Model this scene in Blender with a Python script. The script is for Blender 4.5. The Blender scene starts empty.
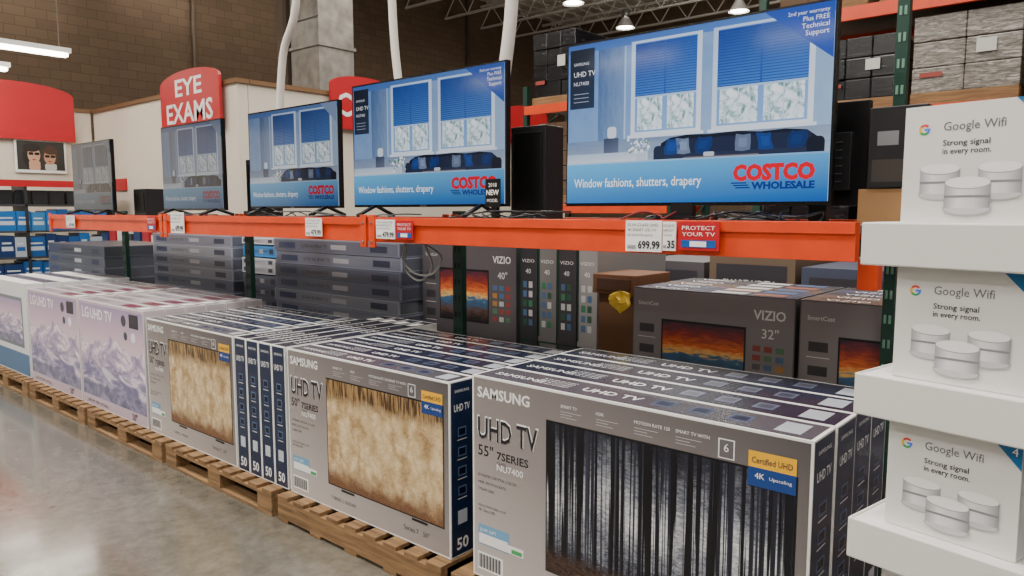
import bpy, math, random
from mathutils import Vector, Matrix
random.seed(7)
D=bpy.data; C=bpy.context; SC=C.scene
# ---------------------------------------------------------------- materials
def lin(c):
    r=[]
    for x in c:
        x=x/255.0
        r.append(x/12.92 if x<=0.04045 else ((x+0.055)/1.055)**2.4)
    return (r[0],r[1],r[2],1.0)
MC={}
def M(c,rough=.5,metal=0.0,emit=0.0,noise=0.0,coat=0.0,spec=.5):
    key=(c,rough,metal,emit,noise,coat,spec)
    if key in MC: return MC[key]
    m=D.materials.new('surf_%d_%d_%d'%c); m.use_nodes=True
    nt=m.node_tree; p=nt.nodes['Principled BSDF']
    p.inputs['Base Color'].default_value=lin(c)
    p.inputs['Roughness'].default_value=rough
    p.inputs['Metallic'].default_value=metal
    p.inputs['Coat Weight'].default_value=coat
    p.inputs['Specular IOR Level'].default_value=spec
    if emit:
        p.inputs['Emission Color'].default_value=lin(c); p.inputs['Emission Strength'].default_value=emit
        if emit<3: p.inputs['Base Color'].default_value=(0.004,0.004,0.005,1)
    if noise:
        tc=nt.nodes.new('ShaderNodeTexCoord'); n=nt.nodes.new('ShaderNodeTexNoise'); n.inputs['Scale'].default_value=6; n.inputs['Detail'].default_value=6
        nt.links.new(tc.outputs['Object'],n.inputs['Vector'])
        r=nt.nodes.new('ShaderNodeValToRGB'); a=[x*(1-noise) for x in lin(c)[:3]]+[1]; b=[min(1,x*(1+noise)) for x in lin(c)[:3]]+[1]
        r.color_ramp.elements[0].color=a; r.color_ramp.elements[1].color=b; r.color_ramp.elements[0].position=.3; r.color_ramp.elements[1].position=.7
        nt.links.new(n.outputs['Fac'],r.inputs['Fac']); nt.links.new(r.outputs['Color'],p.inputs['Base Color'])
    MC[key]=m; return m
class NG:
    def __init__(s,name):
        s.m=D.materials.new(name); s.m.use_nodes=True; s.nt=s.m.node_tree; s.p=s.nt.nodes['Principled BSDF']
    def n(s,t,**kw):
        x=s.nt.nodes.new(t)
        for k,v in kw.items(): setattr(x,k,v)
        return x
    def l(s,a,b): s.nt.links.new(a,b)
    def uv(s,scale=(1,1,1),loc=(0,0,0),out='UV'):
        t=s.n('ShaderNodeTexCoord'); m=s.n('ShaderNodeMapping'); m.inputs['Scale'].default_value=scale; m.inputs['Location'].default_value=loc
        s.l(t.outputs[out],m.inputs['Vector']); return m.outputs['Vector']
    def noise(s,vec,scale=1,detail=4,rough=.5,dist=0):
        n=s.n('ShaderNodeTexNoise'); n.inputs['Scale'].default_value=scale; n.inputs['Detail'].default_value=detail; n.inputs['Roughness'].default_value=rough; n.inputs['Distortion'].default_value=dist
        s.l(vec,n.inputs['Vector']); return n.outputs['Fac']
    def ramp(s,fac,stops,interp='LINEAR'):
        r=s.n('ShaderNodeValToRGB'); e=r.color_ramp; e.interpolation=interp
        while len(e.elements)<len(stops): e.elements.new(.5)
        for i,(p,c) in enumerate(stops): e.elements[i].position=p; e.elements[i].color=lin(c)
        s.l(fac,r.inputs['Fac']); return r.outputs['Color']
    def mix(s,f,a,b,mode='MIX'):
        x=s.n('ShaderNodeMix',data_type='RGBA',blend_type=mode)
        if isinstance(f,float): x.inputs[0].default_value=f
        else: s.l(f,x.inputs[0])
        for i,v in ((6,a),(7,b)):
            if isinstance(v,tuple): x.inputs[i].default_value=lin(v)
            else: s.l(v,x.inputs[i])
        return x.outputs[2]
    def math(s,op,a,b=0.0,clamp=False):
        x=s.n('ShaderNodeMath',operation=op,use_clamp=clamp)
        for i,v in ((0,a),(1,b)):
            if isinstance(v,(int,float)): x.inputs[i].default_value=v
            else: s.l(v,x.inputs[i])
        return x.outputs[0]
    def sep(s,vec):
        x=s.n('ShaderNodeSeparateXYZ'); s.l(vec,x.inputs[0]); return x.outputs
    def done(s,col,rough=.4,emit=0):
        s.l(col,s.p.inputs['Base Color']); s.p.inputs['Roughness'].default_value=rough
        if emit:
            s.l(col,s.p.inputs['Emission Color']); s.p.inputs['Emission Strength'].default_value=emit
        return s.m
# forest print
g=NG('print_forest'); s_=g.sep(g.uv())
fol=g.noise(g.uv((14,20,1)),3,8,.8,.8); big=g.noise(g.uv((3.4,2.6,1)),1.3,3)
glow=g.math('SUBTRACT',1.0,g.math('MULTIPLY',g.math('ABSOLUTE',g.math('SUBTRACT',s_[1],.52)),1.5))
lt=g.math('ADD',g.math('MULTIPLY',fol,.55),g.math('MULTIPLY',g.math('ADD',glow,big),.3))
bg=g.ramp(lt,[(.44,(16,16,24)),(.55,(58,60,72)),(.65,(134,138,148)),(.77,(222,224,226))])
for sc,loc,lo,hi,cc in ((80,13,.52,.57,(48,50,64)),(54,9,.545,.57,(32,34,48)),(40,2,.545,.57,(14,15,24)),(28,5,.555,.575,(11,11,18)),(18,0,.585,.6,(8,8,14))):
    nz=g.noise(g.uv((sc,.25,1),(loc,loc,0)),1.0,2,.5,.08)
    msk=g.ramp(nz,[(lo,(0,0,0)),(hi,(255,255,255))]); bg=g.mix(msk,bg,cc)
crown=g.ramp(g.math('ADD',s_[1],g.math('MULTIPLY',fol,.5)),[(1.0,(0,0,0)),(1.0,(0,0,0))]) if False else g.ramp(g.math('MULTIPLY',g.math('ADD',s_[1],g.math('MULTIPLY',fol,.5)),.7),[(.72,(0,0,0)),(.9,(190,190,190))]); bg=g.mix(crown,bg,(18,20,32))
gr=g.ramp(g.math('ADD',s_[1],g.math('MULTIPLY',fol,.14)),[(.16,(255,255,255)),(.25,(0,0,0))]); bg=g.mix(gr,bg,g.ramp(fol,[(.4,(22,18,20)),(.62,(88,64,52))]))
FOREST=g.done(bg,.25)
# grass print
g=NG('print_grasses'); s_=g.sep(g.uv())
vo=g.n('ShaderNodeTexVoronoi'); vo.feature='SMOOTH_F1'; vo.inputs['Scale'].default_value=1; vo.inputs['Smoothness'].default_value=.7
wn=g.n('ShaderNodeTexNoise'); wn.inputs['Scale'].default_value=9; wn.inputs['Detail'].default_value=5; g.l(g.uv(),wn.inputs['Vector'])
vm=g.n('ShaderNodeVectorMath',operation='MULTIPLY_ADD'); g.l(wn.outputs['Color'],vm.inputs[0]); vm.inputs[1].default_value=(2.6,2.4,0); g.l(g.uv((20,7,1)),vm.inputs[2]); g.l(vm.outputs[0],vo.inputs['Vector'])
fine=g.noise(g.uv((130,34,1)),1.6,6,.8,.6); mid=g.noise(g.uv((6,4,1)),1.5,5,.6)
t=g.math('SUBTRACT',1.0,g.math('MULTIPLY',vo.outputs['Distance'],.6)); t=g.math('ADD',g.math('MULTIPLY',t,.36),g.math('ADD',g.math('MULTIPLY',fine,.5),g.math('MULTIPLY',mid,.2)))
col=g.ramp(t,[(.42,(100,74,46)),(.52,(166,134,92)),(.61,(206,178,134)),(.76,(238,220,184))])
tr=g.ramp(g.noise(g.uv((34,2.4,1)),2,4),[(.42,(70,50,32)),(.6,(164,132,88))])
mask=g.ramp(g.math('ADD',s_[1],g.math('MULTIPLY',mid,.2)),[(.88,(0,0,0)),(.98,(255,255,255))])
col=g.mix(mask,col,tr); mask2=g.ramp(g.math('ADD',s_[1],g.math('MULTIPLY',mid,.3)),[(.2,(255,255,255)),(.36,(0,0,0))])
col=g.mix(mask2,col,g.ramp(fine,[(.4,(80,52,36)),(.6,(140,100,70))])); GRASS=g.done(col,.3)
# mountain print
g=NG('print_mountains'); s_=g.sep(g.uv())
sky=g.ramp(s_[1],[(.4,(240,216,222)),(.7,(208,180,198)),(1.0,(160,140,180))])
def ridge(sc,loc,amp,off,wid):
    r=g.noise(g.uv((sc,.01,1),(loc,0,0)),1.3,7,.6); return g.ramp(g.math('SUBTRACT',s_[1],g.math('ADD',g.math('MULTIPLY',r,amp),off)),[(0.0,(255,255,255)),(wid,(0,0,0))])
tex=g.noise(g.uv((3.4,3,1),(0,0,0)),1.4,7,.6,1.6); tex2=g.noise(g.uv((2.6,6,1),(3,3,0)),1.4,7,.6,1.2)
col=g.mix(ridge(2.2,0,.8,.20,.015),sky,g.ramp(tex,[(.4,(142,128,168)),(.52,(196,178,202)),(.6,(242,230,236))]))
col=g.mix(ridge(3,5,.6,.05,.02),col,g.ramp(tex2,[(.4,(110,106,148)),(.52,(162,152,184)),(.62,(220,208,220))]))
col=g.mix(ridge(4,9,.3,-.02,.05),col,g.ramp(tex,[(.4,(84,88,122)),(.62,(150,144,174))])); MOUNT=g.done(col,.3)
# sunset print
g=NG('print_sunset'); s_=g.sep(g.uv())
nn=g.noise(g.uv((3,9,1)),2,6,.6,.5)
t=g.math('ADD',s_[1],g.math('MULTIPLY',g.math('SUBTRACT',nn,.5),.45))
col=g.ramp(t,[(0.05,(34,28,30)),(.2,(96,70,60)),(.32,(60,90,120)),(.44,(60,110,150)),(.5,(250,200,110)),(.6,(226,110,50)),(.8,(150,50,40)),(1,(60,40,60))]); SUNSET=g.done(col,.3)
# floor
g=NG('polished_concrete'); v=g.uv(out='Object'); n1=g.noise(v,.5,6,.55); n2=g.noise(v,14,8,.7)
t=g.math('ADD',g.math('MULTIPLY',n1,.45),g.math('MULTIPLY',n2,.55)); col=g.ramp(t,[(.38,(88,83,74)),(.5,(104,99,89)),(.62,(120,114,103))])
rr=g.n('ShaderNodeMapRange'); rr.inputs['To Min'].default_value=.1; rr.inputs['To Max'].default_value=.2; g.l(n1,rr.inputs['Value']); g.l(rr.outputs[0],g.p.inputs['Roughness'])
bm=g.n('ShaderNodeBump'); bm.inputs['Strength'].default_value=.08; bm.inputs['Distance'].default_value=.02; g.l(g.noise(v,2.2,3,.5),bm.inputs['Height']); g.l(bm.outputs[0],g.p.inputs['Normal'])
g.l(col,g.p.inputs['Base Color']); FLOOR=g.m; g.p.inputs['Specular IOR Level'].default_value=.8; g.p.inputs['Coat Weight'].default_value=.15; g.p.inputs['Coat Roughness'].default_value=.06
# block wall
g=NG('brown_block_wall'); tcv=g.n('ShaderNodeTexCoord'); sx=g.sep(tcv.outputs['Object']); cb=g.n('ShaderNodeCombineXYZ')
g.l(g.math('ADD',sx[0],sx[1]),cb.inputs[0]); g.l(sx[2],cb.inputs[1])
br=g.n('ShaderNodeTexBrick'); g.l(cb.outputs[0],br.inputs['Vector']); br.inputs['Scale'].default_value=1.0
br.inputs['Brick Width'].default_value=.4; br.inputs['Row Height'].default_value=.2; br.inputs['Mortar Size'].default_value=.006
br.inputs['Color1'].default_value=lin((102,83,65)); br.inputs['Color2'].default_value=lin((92,75,59)); br.inputs['Mortar'].default_value=lin((70,57,45))
BROWN=g.done(br.outputs['Color'],.85)
def wood(name,c1,c2):
    g=NG(name); n=g.noise(g.uv((1,14,14),out='Object'),3,8,.65,.4); col=g.ramp(n,[(.3,c1),(.7,c2)]); return g.done(col,.8)
WOOD=wood('pallet_wood',(90,66,40),(160,124,84))
g=NG('wrapped_goods'); n=g.noise(g.uv((2,2,14),out='Object'),3,8,.75,1.5); col=g.ramp(n,[(.36,(84,78,72)),(.5,(124,118,110)),(.66,(196,192,186))]); WRAP=g.done(col,.2)
g=NG('black_wrapped_goods'); n=g.noise(g.uv((2,2,9),out='Object'),3,8,.7,1.0); col=g.ramp(n,[(.4,(12,12,14)),(.62,(34,34,38)),(.75,(120,120,124))]); BWRAP=g.done(col,.18)
g=NG('galvanised_sheet'); n=g.noise(g.uv(out='Object'),5,4); col=g.ramp(n,[(.3,(132,128,122)),(.7,(176,172,164))]); DUCT=g.done(col,.35); g.p.inputs['Metallic'].default_value=.5
def folmat(k,des):
    g=NG('screen_outdoors'); n=g.noise(g.uv((3,2.4,1)),1.6,6,.6,.8)
    def d(c):
        s=sum(c)/3; return tuple(int(x*(1-des)+s*des) for x in c)
    col=g.ramp(n,[(.34,d((96,136,140))),(.44,d((170,198,206))),(.52,d((222,234,246))),(.7,d((250,252,255)))])
    g.p.inputs['Base Color'].default_value=(.004,.004,.005,1); g.p.inputs['Roughness'].default_value=.12; g.l(col,g.p.inputs['Emission Color']); g.p.inputs['Emission Strength'].default_value=k; return g.m

WHITE=M((240,239,236),.45); NAVY=M((22,38,68),.35,coat=.2); NAVY2=M((14,24,46),.25)
BLACK=M((12,12,13),.35); CARD=M((150,112,72),.8,noise=.12); YEL=M((238,178,30),.4); TXT=M((240,240,240),.4); DTXT=M((42,42,48),.4)
ORANGE=M((222,68,22),.35,noise=.1); GREEN=M((16,58,46),.45,noise=.1); RED=M((186,14,28),.45); STEEL=M((150,150,150),.35,metal=.8)
BLUE=M((20,84,160),.4); CREAM=M((222,212,196),.8); PRICE=M((246,246,244),.5)
# ---------------------------------------------------------------- mesh builder
TC={}
def textgeo(s,bold):
    k=(s,bold)
    if k in TC: return TC[k]
    cu=D.curves.new('t','FONT'); cu.body=s; cu.size=1; cu.resolution_u=2; cu.offset=bold
    ob=D.objects.new('t',cu); SC.collection.objects.link(ob); C.view_layer.update()
    me=D.meshes.new_from_object(ob.evaluated_get(C.evaluated_depsgraph_get()))
    vs=[(v.co.x,v.co.y) for v in me.vertices]; fs=[tuple(p.vertices) for p in me.polygons]
    D.objects.remove(ob); D.curves.remove(cu); D.meshes.remove(me)
    x0=min(v[0] for v in vs); x1=max(v[0] for v in vs)
    TC[k]=([(v[0]-x0,v[1]) for v in vs],fs,x1-x0); return TC[k]
class F:
    def __init__(s,O,U,V): s.O=Vector(O); s.U=Vector(U).normalized(); s.V=Vector(V).normalized(); s.N=s.U.cross(s.V)
    def p(s,u,v,o=0): return s.O+s.U*u+s.V*v+s.N*o
class B:
    def __init__(s,name): s.name=name; s.v=[]; s.f=[]; s.m=[]; s.mi=[]; s.uv=[]; s.sm=[]
    def idx(s,m):
        if m not in s.m: s.m.append(m)
        return s.m.index(m)
    def face(s,pts,m,uv=None,smooth=False):
        b=len(s.v); s.v+= [tuple(p) for p in pts]; s.f.append(tuple(range(b,b+len(pts)))); s.mi.append(s.idx(m)); s.sm.append(smooth)
        s.uv+= uv if uv else [(0,0)]*len(pts)
    def quad(s,fr,u0,v0,u1,v1,m,o=.001): s.face([fr.p(u0,v0,o),fr.p(u1,v0,o),fr.p(u1,v1,o),fr.p(u0,v1,o)],m,[(0,0),(1,0),(1,1),(0,1)])
    def tri(s,fr,pts,m,o=.001): s.face([fr.p(a,b_,o) for a,b_ in pts],m)
    def disc(s,fr,cu,cv,ru,rv,m,o=.001,n=24,a0=0,a1=6.28318):
        s.face([fr.p(cu+ru*math.cos(a0+(a1-a0)*i/n),cv+rv*math.sin(a0+(a1-a0)*i/n),o) for i in range(n)],m)
    def arc(s,fr,cu,cv,r0,r1,a0,a1,m,o=.001,n=8):
        for i in range(n):
            p=a0+(a1-a0)*i/n; q=a0+(a1-a0)*(i+1)/n
            s.face([fr.p(cu+r*math.cos(a),cv+r*math.sin(a),o) for r,a in ((r0,p),(r1,p),(r1,q),(r0,q))],m)
    def rrect(s,fr,u0,v0,u1,v1,r,m,o):
        P=[]
        for cx,cy,a in ((u1-r,v0+r,-1.5708),(u1-r,v1-r,0),(u0+r,v1-r,1.5708),(u0+r,v0+r,3.14159)):
            for i in range(5): t=a+1.5708*i/4; P.append(fr.p(cx+r*math.cos(t),cy+r*math.sin(t),o))
        s.face(P,m)
    def box(s,x0,y0,z0,x1,y1,z1,m,fr=None):
        P=[(x0,y0,z0),(x1,y0,z0),(x1,y1,z0),(x0,y1,z0),(x0,y0,z1),(x1,y0,z1),(x1,y1,z1),(x0,y1,z1)]
        if fr: P=[fr.p(a,c,-b_) for a,b_,c in P]
        b=len(s.v); s.v+=[tuple(p) for p in P]
        for f in ((0,3,2,1),(4,5,6,7),(0,1,5,4),(1,2,6,5),(2,3,7,6),(3,0,4,7)):
            s.f.append(tuple(b+i for i in f)); s.mi.append(s.idx(m)); s.sm.append(False); s.uv+=[(0,0),(1,0),(1,1),(0,1)]
    def text(s,fr,u,v,t,h,m,o=.0015,w=None,al='L',bold=0.0):
        vs,fs,wd=textgeo(t,bold); sc=h/.7; sx=sc if w is None else w/wd; W=wd*sx
        if al=='C': u-=W/2
        if al=='R': u-=W
        b=len(s.v); s.v+=[tuple(fr.p(u+x*sx,v+y*sc,o)) for x,y in vs]
        for f in fs: s.f.append(tuple(b+i for i in f)); s.mi.append(s.idx(m)); s.sm.append(False); s.uv+=[(0,0)]*len(f)
    def cyl(s,p0,p1,r,m,n=12,r1=None,cap=True):
        p0=Vector(p0); p1=Vector(p1); r1=r if r1 is None else r1
        d=(p1-p0).normalized(); a=d.orthogonal().normalized(); c=d.cross(a)
        A=[p0+(a*math.cos(t)+c*math.sin(t))*r for t in [6.28318*i/n for i in range(n)]]
        Bq=[p1+(a*math.cos(t)+c*math.sin(t))*r1 for t in [6.28318*i/n for i in range(n)]]
        b=len(s.v); s.v+=[tuple(x) for x in A+Bq]; k=s.idx(m)
        for i in range(n):
            j=(i+1)%n; s.f.append((b+i,b+j,b+n+j,b+n+i)); s.mi.append(k); s.sm.append(True); s.uv+=[(0,0)]*4
        if cap:
            s.f.append(tuple(b+n+i for i in range(n))); s.mi.append(k); s.sm.append(False); s.uv+=[(0,0)]*n
            s.f.append(tuple(b+n-1-i for i in range(n))); s.mi.append(k); s.sm.append(False); s.uv+=[(0,0)]*n
    def tube(s,pts,r,m,n=8):
        P=[Vector(p) for p in pts]; Q=[]
        for i in range(len(P)-1):
            a=P[max(i-1,0)]; b_=P[i]; c=P[i+1]; d=P[min(i+2,len(P)-1)]
            for k in range(6):
                t=k/6; Q.append(.5*((2*b_)+(c-a)*t+(2*a-5*b_+4*c-d)*t*t+(3*b_-a-3*c+d)*t*t*t))
        Q.append(P[-1]); b=len(s.v); k=s.idx(m); a=None
        for i,q_ in enumerate(Q):
            d=(Q[min(i+1,len(Q)-1)]-Q[max(i-1,0)]).normalized()
            a=d.orthogonal().normalized() if a is None else (a-d*a.dot(d)).normalized()
            c=d.cross(a); s.v+=[tuple(q_+(a*math.cos(6.28318*j/n)+c*math.sin(6.28318*j/n))*r) for j in range(n)]
        for i in range(len(Q)-1):
            for j in range(n):
                l=(j+1)%n; s.f.append((b+i*n+j,b+i*n+l,b+(i+1)*n+l,b+(i+1)*n+j)); s.mi.append(k); s.sm.append(True); s.uv+=[(0,0)]*4
        for base,rev in ((b,True),(b+(len(Q)-1)*n,False)):
            ii=list(range(base,base+n)); ii=ii[::-1] if rev else ii
            s.f.append(tuple(ii)); s.mi.append(k); s.sm.append(False); s.uv+=[(0,0)]*n
    def done(s,bevel=0):
        if not s.v: return None
        xs=[p[0] for p in s.v]; ys=[p[1] for p in s.v]; zs=[p[2] for p in s.v]
        o=Vector(((min(xs)+max(xs))/2,(min(ys)+max(ys))/2,min(zs)))
        me=D.meshes.new(s.name); me.from_pydata([tuple(Vector(p)-o) for p in s.v],[],s.f)
        for m in s.m: me.materials.append(m)
        me.polygons.foreach_set('material_index',s.mi); me.polygons.foreach_set('use_smooth',s.sm)
        ul=me.uv_layers.new(name='UVMap'); fl=[c for q in s.uv for c in q]; ul.data.foreach_set('uv',fl)
        me.update(); ob=D.objects.new(s.name,me); ob.location=o; SC.collection.objects.link(ob)
        if bevel:
            md=ob.modifiers.new('bevel','BEVEL'); md.width=bevel; md.segments=2; md.limit_method='ANGLE'
        return ob
X=(1,0,0);Y=(0,1,0);Z=(0,0,1)
# ---------------------------------------------------------------- room
def slab(name,a,b_,m,bev=0):
    q=B(name); q.box(*a,*b_,m); return q.done(bev)
slab('floor',(-22,-12,-.1),(14,26,0),FLOOR)
slab('wall_left',(-18.3,-12,0),(-18,26,9.2),BROWN)
slab('wall_back',(-18,24,0),(14,24.3,9.2),BROWN)
q=B('ceiling'); CE=M((214,208,198),.8); q.box(-18,-12,8.8,14,24,8.9,CE)
for i in range(60): q.box(-18+i*.54,-12,8.76,-18+i*.54+.25,24,8.8,CE)
q.done()
TRIMC=M((120,88,58),.7)
q=B('wall_front'); q.box(-14.6,5.4,0,-9.6,5.55,3.4,CREAM); q.box(-14.65,5.36,3.34,-9.56,5.56,3.40,TRIMC); q.done()
q=B('wall_right'); q.box(-9.75,5.56,0,-9.6,13,3.4,CREAM); q.box(-9.78,5.57,3.34,-9.56,13,3.40,TRIMC); q.done()
q=B('wall_side'); q.box(-14.75,-4,0,-14.6,5.35,3.4,CREAM); q.box(-14.78,-4,3.34,-14.56,5.35,3.40,TRIMC); q.done()
q=B('trim_1'); q.box(-14.55,5.37,1.95,-13.3,5.395,2.15,RED); q.done()
q=B('display_counter'); q.box(-13.0,4.6,0,-10.2,5.3,1.0,M((80,70,62),.5)); q.box(-13.05,4.55,1.0,-10.15,5.32,1.05,M((190,180,170),.3))
for i in range(9): q.box(-12.9+i*.3,4.8,1.05,-12.9+i*.3+.22,5.2,1.05+.2+.12*(i%3),M([(40,60,100),(170,40,44),(210,208,204),(60,62,66)][i%4],.4))
q.done()
J=M((196,192,184),.5)
for k in range(9):
    y=9+k*1.7; q=B('roof_joist')
    q.box(-18,y,8.5,14,y+.08,8.58,J); q.box(-18,y,7.8,14,y+.08,7.86,J)
    for i in range(32):
        x=-18+i; q.cyl((x,y+.04,7.83),(x+.5,y+.04,8.52),.02,J,5,cap=False); q.cyl((x+.5,y+.04,8.52),(x+1,y+.04,7.83),.02,J,5,cap=False)
    q.done()
q=B('ceiling_duct'); q.box(-11.35,7.4,3.45,-10.55,8.1,8.7,DUCT)
for z in (4.3,5.2,6.1,7.0): q.box(-11.38,7.37,z,-10.52,8.13,z+.05,DUCT)
for z in (4.75,5.65): q.box(-11.36,7.385,z,-10.54,7.4,z+.02,M((90,86,80),.5))
q.box(-11.5,7.35,3.45,-11.4,7.45,8.7,M((70,58,48),.6)); q.done()
q=B('utility_duct'); q.box(-12.1,7.6,3.45,-11.8,8,8.7,M((96,80,66),.5,metal=.3)); q.done()
PW=M((222,216,208),.5)
for pts,r in (([(-5.28,3.33,1.66),(-5.3,3.33,2.2),(-5.22,3.33,2.8),(-5.0,3.33,3.3),(-5.0,3.33,5),(-5.0,3.33,8.7)],.03),([(-3.84,3.33,1.66),(-3.85,3.33,2.3),(-3.92,3.33,3.0),(-3.95,3.33,5),(-3.95,3.33,8.7)],.027),([(-2.93,3.33,1.66),(-2.94,3.33,2.3),(-2.86,3.33,3.0),(-2.83,3.33,5),(-2.83,3.33,8.7)],.038)):
    q=B('power_drop_conduit'); q.tube(pts,r,PW,14); q.done()
for x,y in ((-17.94,13),(-17.94,13.3),(-17.94,9),(-17.94,18.5)):
    q=B('wall_conduit'); q.cyl((x,y,0),(x,y,8.7),.045,M((84,70,56),.6)); q.done()
# ---------------------------------------------------------------- signs
def archsign(name,fr,w,h,lines,m=RED,hh=None):
    q=B(name); n=14; pts=[(0,0),(w,0)]+[(w*(.5+.5*math.cos(math.pi*i/n)),h*(.8+.2*math.sin(math.pi*i/n))) for i in range(n+1)]
    q.face([fr.p(a,b_,.04) for a,b_ in pts],m); q.face([fr.p(a,b_,0) for a,b_ in reversed(pts)],m)
    for i in range(len(pts)):
        a=pts[i]; c=pts[(i+1)%len(pts)]; q.face([fr.p(*a,0),fr.p(*c,0),fr.p(*c,.04),fr.p(*a,.04)],m)
    for t,u,v,hh,ww in lines: q.text(fr,u,v,t,hh,TXT,.045,ww,'C',.02)
    return q.done()
archsign('eye_exam_sign',F((-11.65,5.32,2.78),X,Z),1.78,.86,[('EYE',.9,.5,.24,.8),('EXAMS',.9,.12,.28,1.4)])
archsign('optical_sign',F((-9.54,6.85,2.85),Y,Z),1.3,.82,[('C',.25,.2,.34,.26),('L',.9,.2,.34,.22)])
archsign('optical_sign',F((-9.54,10.9,2.9),Y,Z),1.2,.75,[])
archsign('optical_sign',F((-14.54,3.2,2.8),Y,Z),1.85,.95,[])
q=B('eyewear_poster'); fr=F((-14.57,4.12,2.25),Y,Z); q.box(0,-.02,0,.78,.02,.58,WHITE,fr)
q.quad(fr,.03,.05,.75,.53,M((44,44,40),.5),.023)
SK=M((206,158,128),.5); SK2=M((190,140,112),.5); HR=M((30,22,18),.5)
q.disc(fr,.24,.27,.13,.2,HR,.0235); q.disc(fr,.28,.30,.095,.14,SK,.025); q.rrect(fr,.2,.05,.37,.2,.03,SK,.0245); q.disc(fr,.25,.42,.13,.07,HR,.0262)
q.disc(fr,.53,.30,.12,.17,M((70,44,28),.5),.0236); q.disc(fr,.52,.27,.09,.125,SK2,.0255); q.rrect(fr,.44,.05,.62,.16,.03,M((200,196,190),.5),.0252); q.disc(fr,.54,.375,.11,.06,M((70,44,28),.5),.0265)
for a,bz in ((.235,.32),(.325,.32),(.48,.285),(.565,.285)): q.rrect(fr,a-.035,bz-.022,a+.04,bz+.024,.018,BLACK,.028)
q.disc(fr,.28,.22,.03,.01,M((170,50,56),.5),.027); q.disc(fr,.52,.2,.03,.01,M((170,50,56),.5),.027)
q.done()
# ---------------------------------------------------------------- TV rack
ZT=1.565; ZB=1.435; YB=2.55
q=B('display_shelf_rack')
J_=[-.72,-3.22,-5.66,-8.1]
for i in range(3):
    x1=J_[i]-.012; x0=J_[i+1]+.012
    for y in (YB,3.17):
        q.box(x0,y,ZB,x1,y+.045,ZT,ORANGE)
        if y==YB: q.box(x0,y-.01,ZT-.04,x1,y,ZT,ORANGE)
        for xx,sg in ((x0,1),(x1,-1)):
            if i==0 and sg==-1: continue
            q.box(min(xx,xx+sg*.05),y-.014,ZB-.03,max(xx,xx+sg*.05),y,ZT+.015,ORANGE)
            for zz in (ZB,ZT-.03): q.cyl((xx+sg*.025,y-.02,zz),(xx+sg*.025,y-.012,zz),.008,STEEL,8)
    q.box(x0,YB+.045,ZT-.04,x1,3.17,ZT-.012,M((120,112,104),.6))
for x in J_:
    if x>-1:
        x=-.79; hw=.022; top=7.5
    else: hw=.04; top=1.6
    q.box(x-hw,3.22,0,x+hw,3.26,top,GREEN)
    for k in range(int(top/.1)): 
        for sx in (-.4,.4): q.box(x+sx*hw-.005,3.217,.05+k*.1,x+sx*hw+.005,3.22,.085+k*.1,M((110,150,130),.6) if x>-1 else M((6,20,16),.6))
    q.box(x-.03,YB+.05,ZB+.01,x+.03,3.2,ZB+.06,GREEN)
q.box(-.765,2.7,1.33,-.70,2.76,ZB,ORANGE); 
q.done(.002)
def tag(x0,x1,z0,z1,kind,big=''):
    q=B('price_sign'); fr=F((x0,YB-.024,z0),X,Z); w=x1-x0; h=z1-z0
    q.box(0,-.001,0,w,.004,h,PRICE if kind!='r' else RED,fr)
    if kind=='r':
        q.text(fr,.5*w,.72*h,'PROTECT',h*.14,TXT,.003,w*.8,'C'); q.text(fr,.5*w,.5*h,'YOUR TV',h*.14,TXT,.003,w*.8,'C')
        q.quad(fr,.08*w,.1*h,.92*w,.36*h,BLUE,.003); q.quad(fr,.3*w,.13*h,.7*w,.32*h,PRICE,.004)
    else:
        q.text(fr,.06*w,.82*h,'55 IN CLASS UHD',h*.09,DTXT,.003,w*.85); q.text(fr,.06*w,.66*h,'4K SMART LED TV',h*.09,DTXT,.003,w*.8)
        q.text(fr,.06*w,.5*h,'120 MOTION RATE',h*.07,DTXT,.003,w*.7)
        for i in range(12): q.quad(fr,w*(.06+i*.02),.08*h,w*(.06+i*.02+.007+.007*(i%2)),.2*h,DTXT,.003)
        q.text(fr,.96*w,.1*h,big or '479.99',h*.25,DTXT,.003,w*.6,'R',.03)
    q.done()
tag(-1.585,-1.425,1.443,1.563,'w','699.99'); tag(-1.42,-1.365,1.45,1.56,'w','35'); tag(-1.355,-1.19,1.455,1.56,'r')
tag(-3.13,-2.98,1.455,1.555,'w'); tag(-2.97,-2.84,1.455,1.55,'r')
tag(-3.78,-3.62,1.455,1.56,'w'); tag(-5.5,-5.3,1.44,1.59,'w'); tag(-5.9,-5.75,1.45,1.56,'r'); tag(-7.6,-7.4,1.45,1.56,'w')
# ---------------------------------------------------------------- TV
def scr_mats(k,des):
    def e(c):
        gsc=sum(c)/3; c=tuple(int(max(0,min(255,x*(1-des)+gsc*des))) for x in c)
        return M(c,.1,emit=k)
    return e
GR={}
def gradmat(k,c0,c1,fx=.35,nz=0):
    key=(k,c0,c1,fx,nz)
    if key in GR: return GR[key]
    g=NG('screen_gradient'); s_=g.sep(g.uv()); t=g.math('ADD',g.math('MULTIPLY',s_[0],fx),g.math('MULTIPLY',g.math('SUBTRACT',1.0,s_[1]),1-fx))
    if nz: t=g.math('ADD',t,g.math('MULTIPLY',g.math('SUBTRACT',g.noise(g.uv((4,3,1)),2,5,.6),.5),nz))
    col=g.ramp(t,[(0,c0),(1,c1)]); g.p.inputs['Base Color'].default_value=(0.004,.004,.005,1); g.p.inputs['Roughness'].default_value=.1
    g.l(col,g.p.inputs['Emission Color']); g.p.inputs['Emission Strength'].default_value=k; GR[key]=g.m; return g.m
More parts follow.
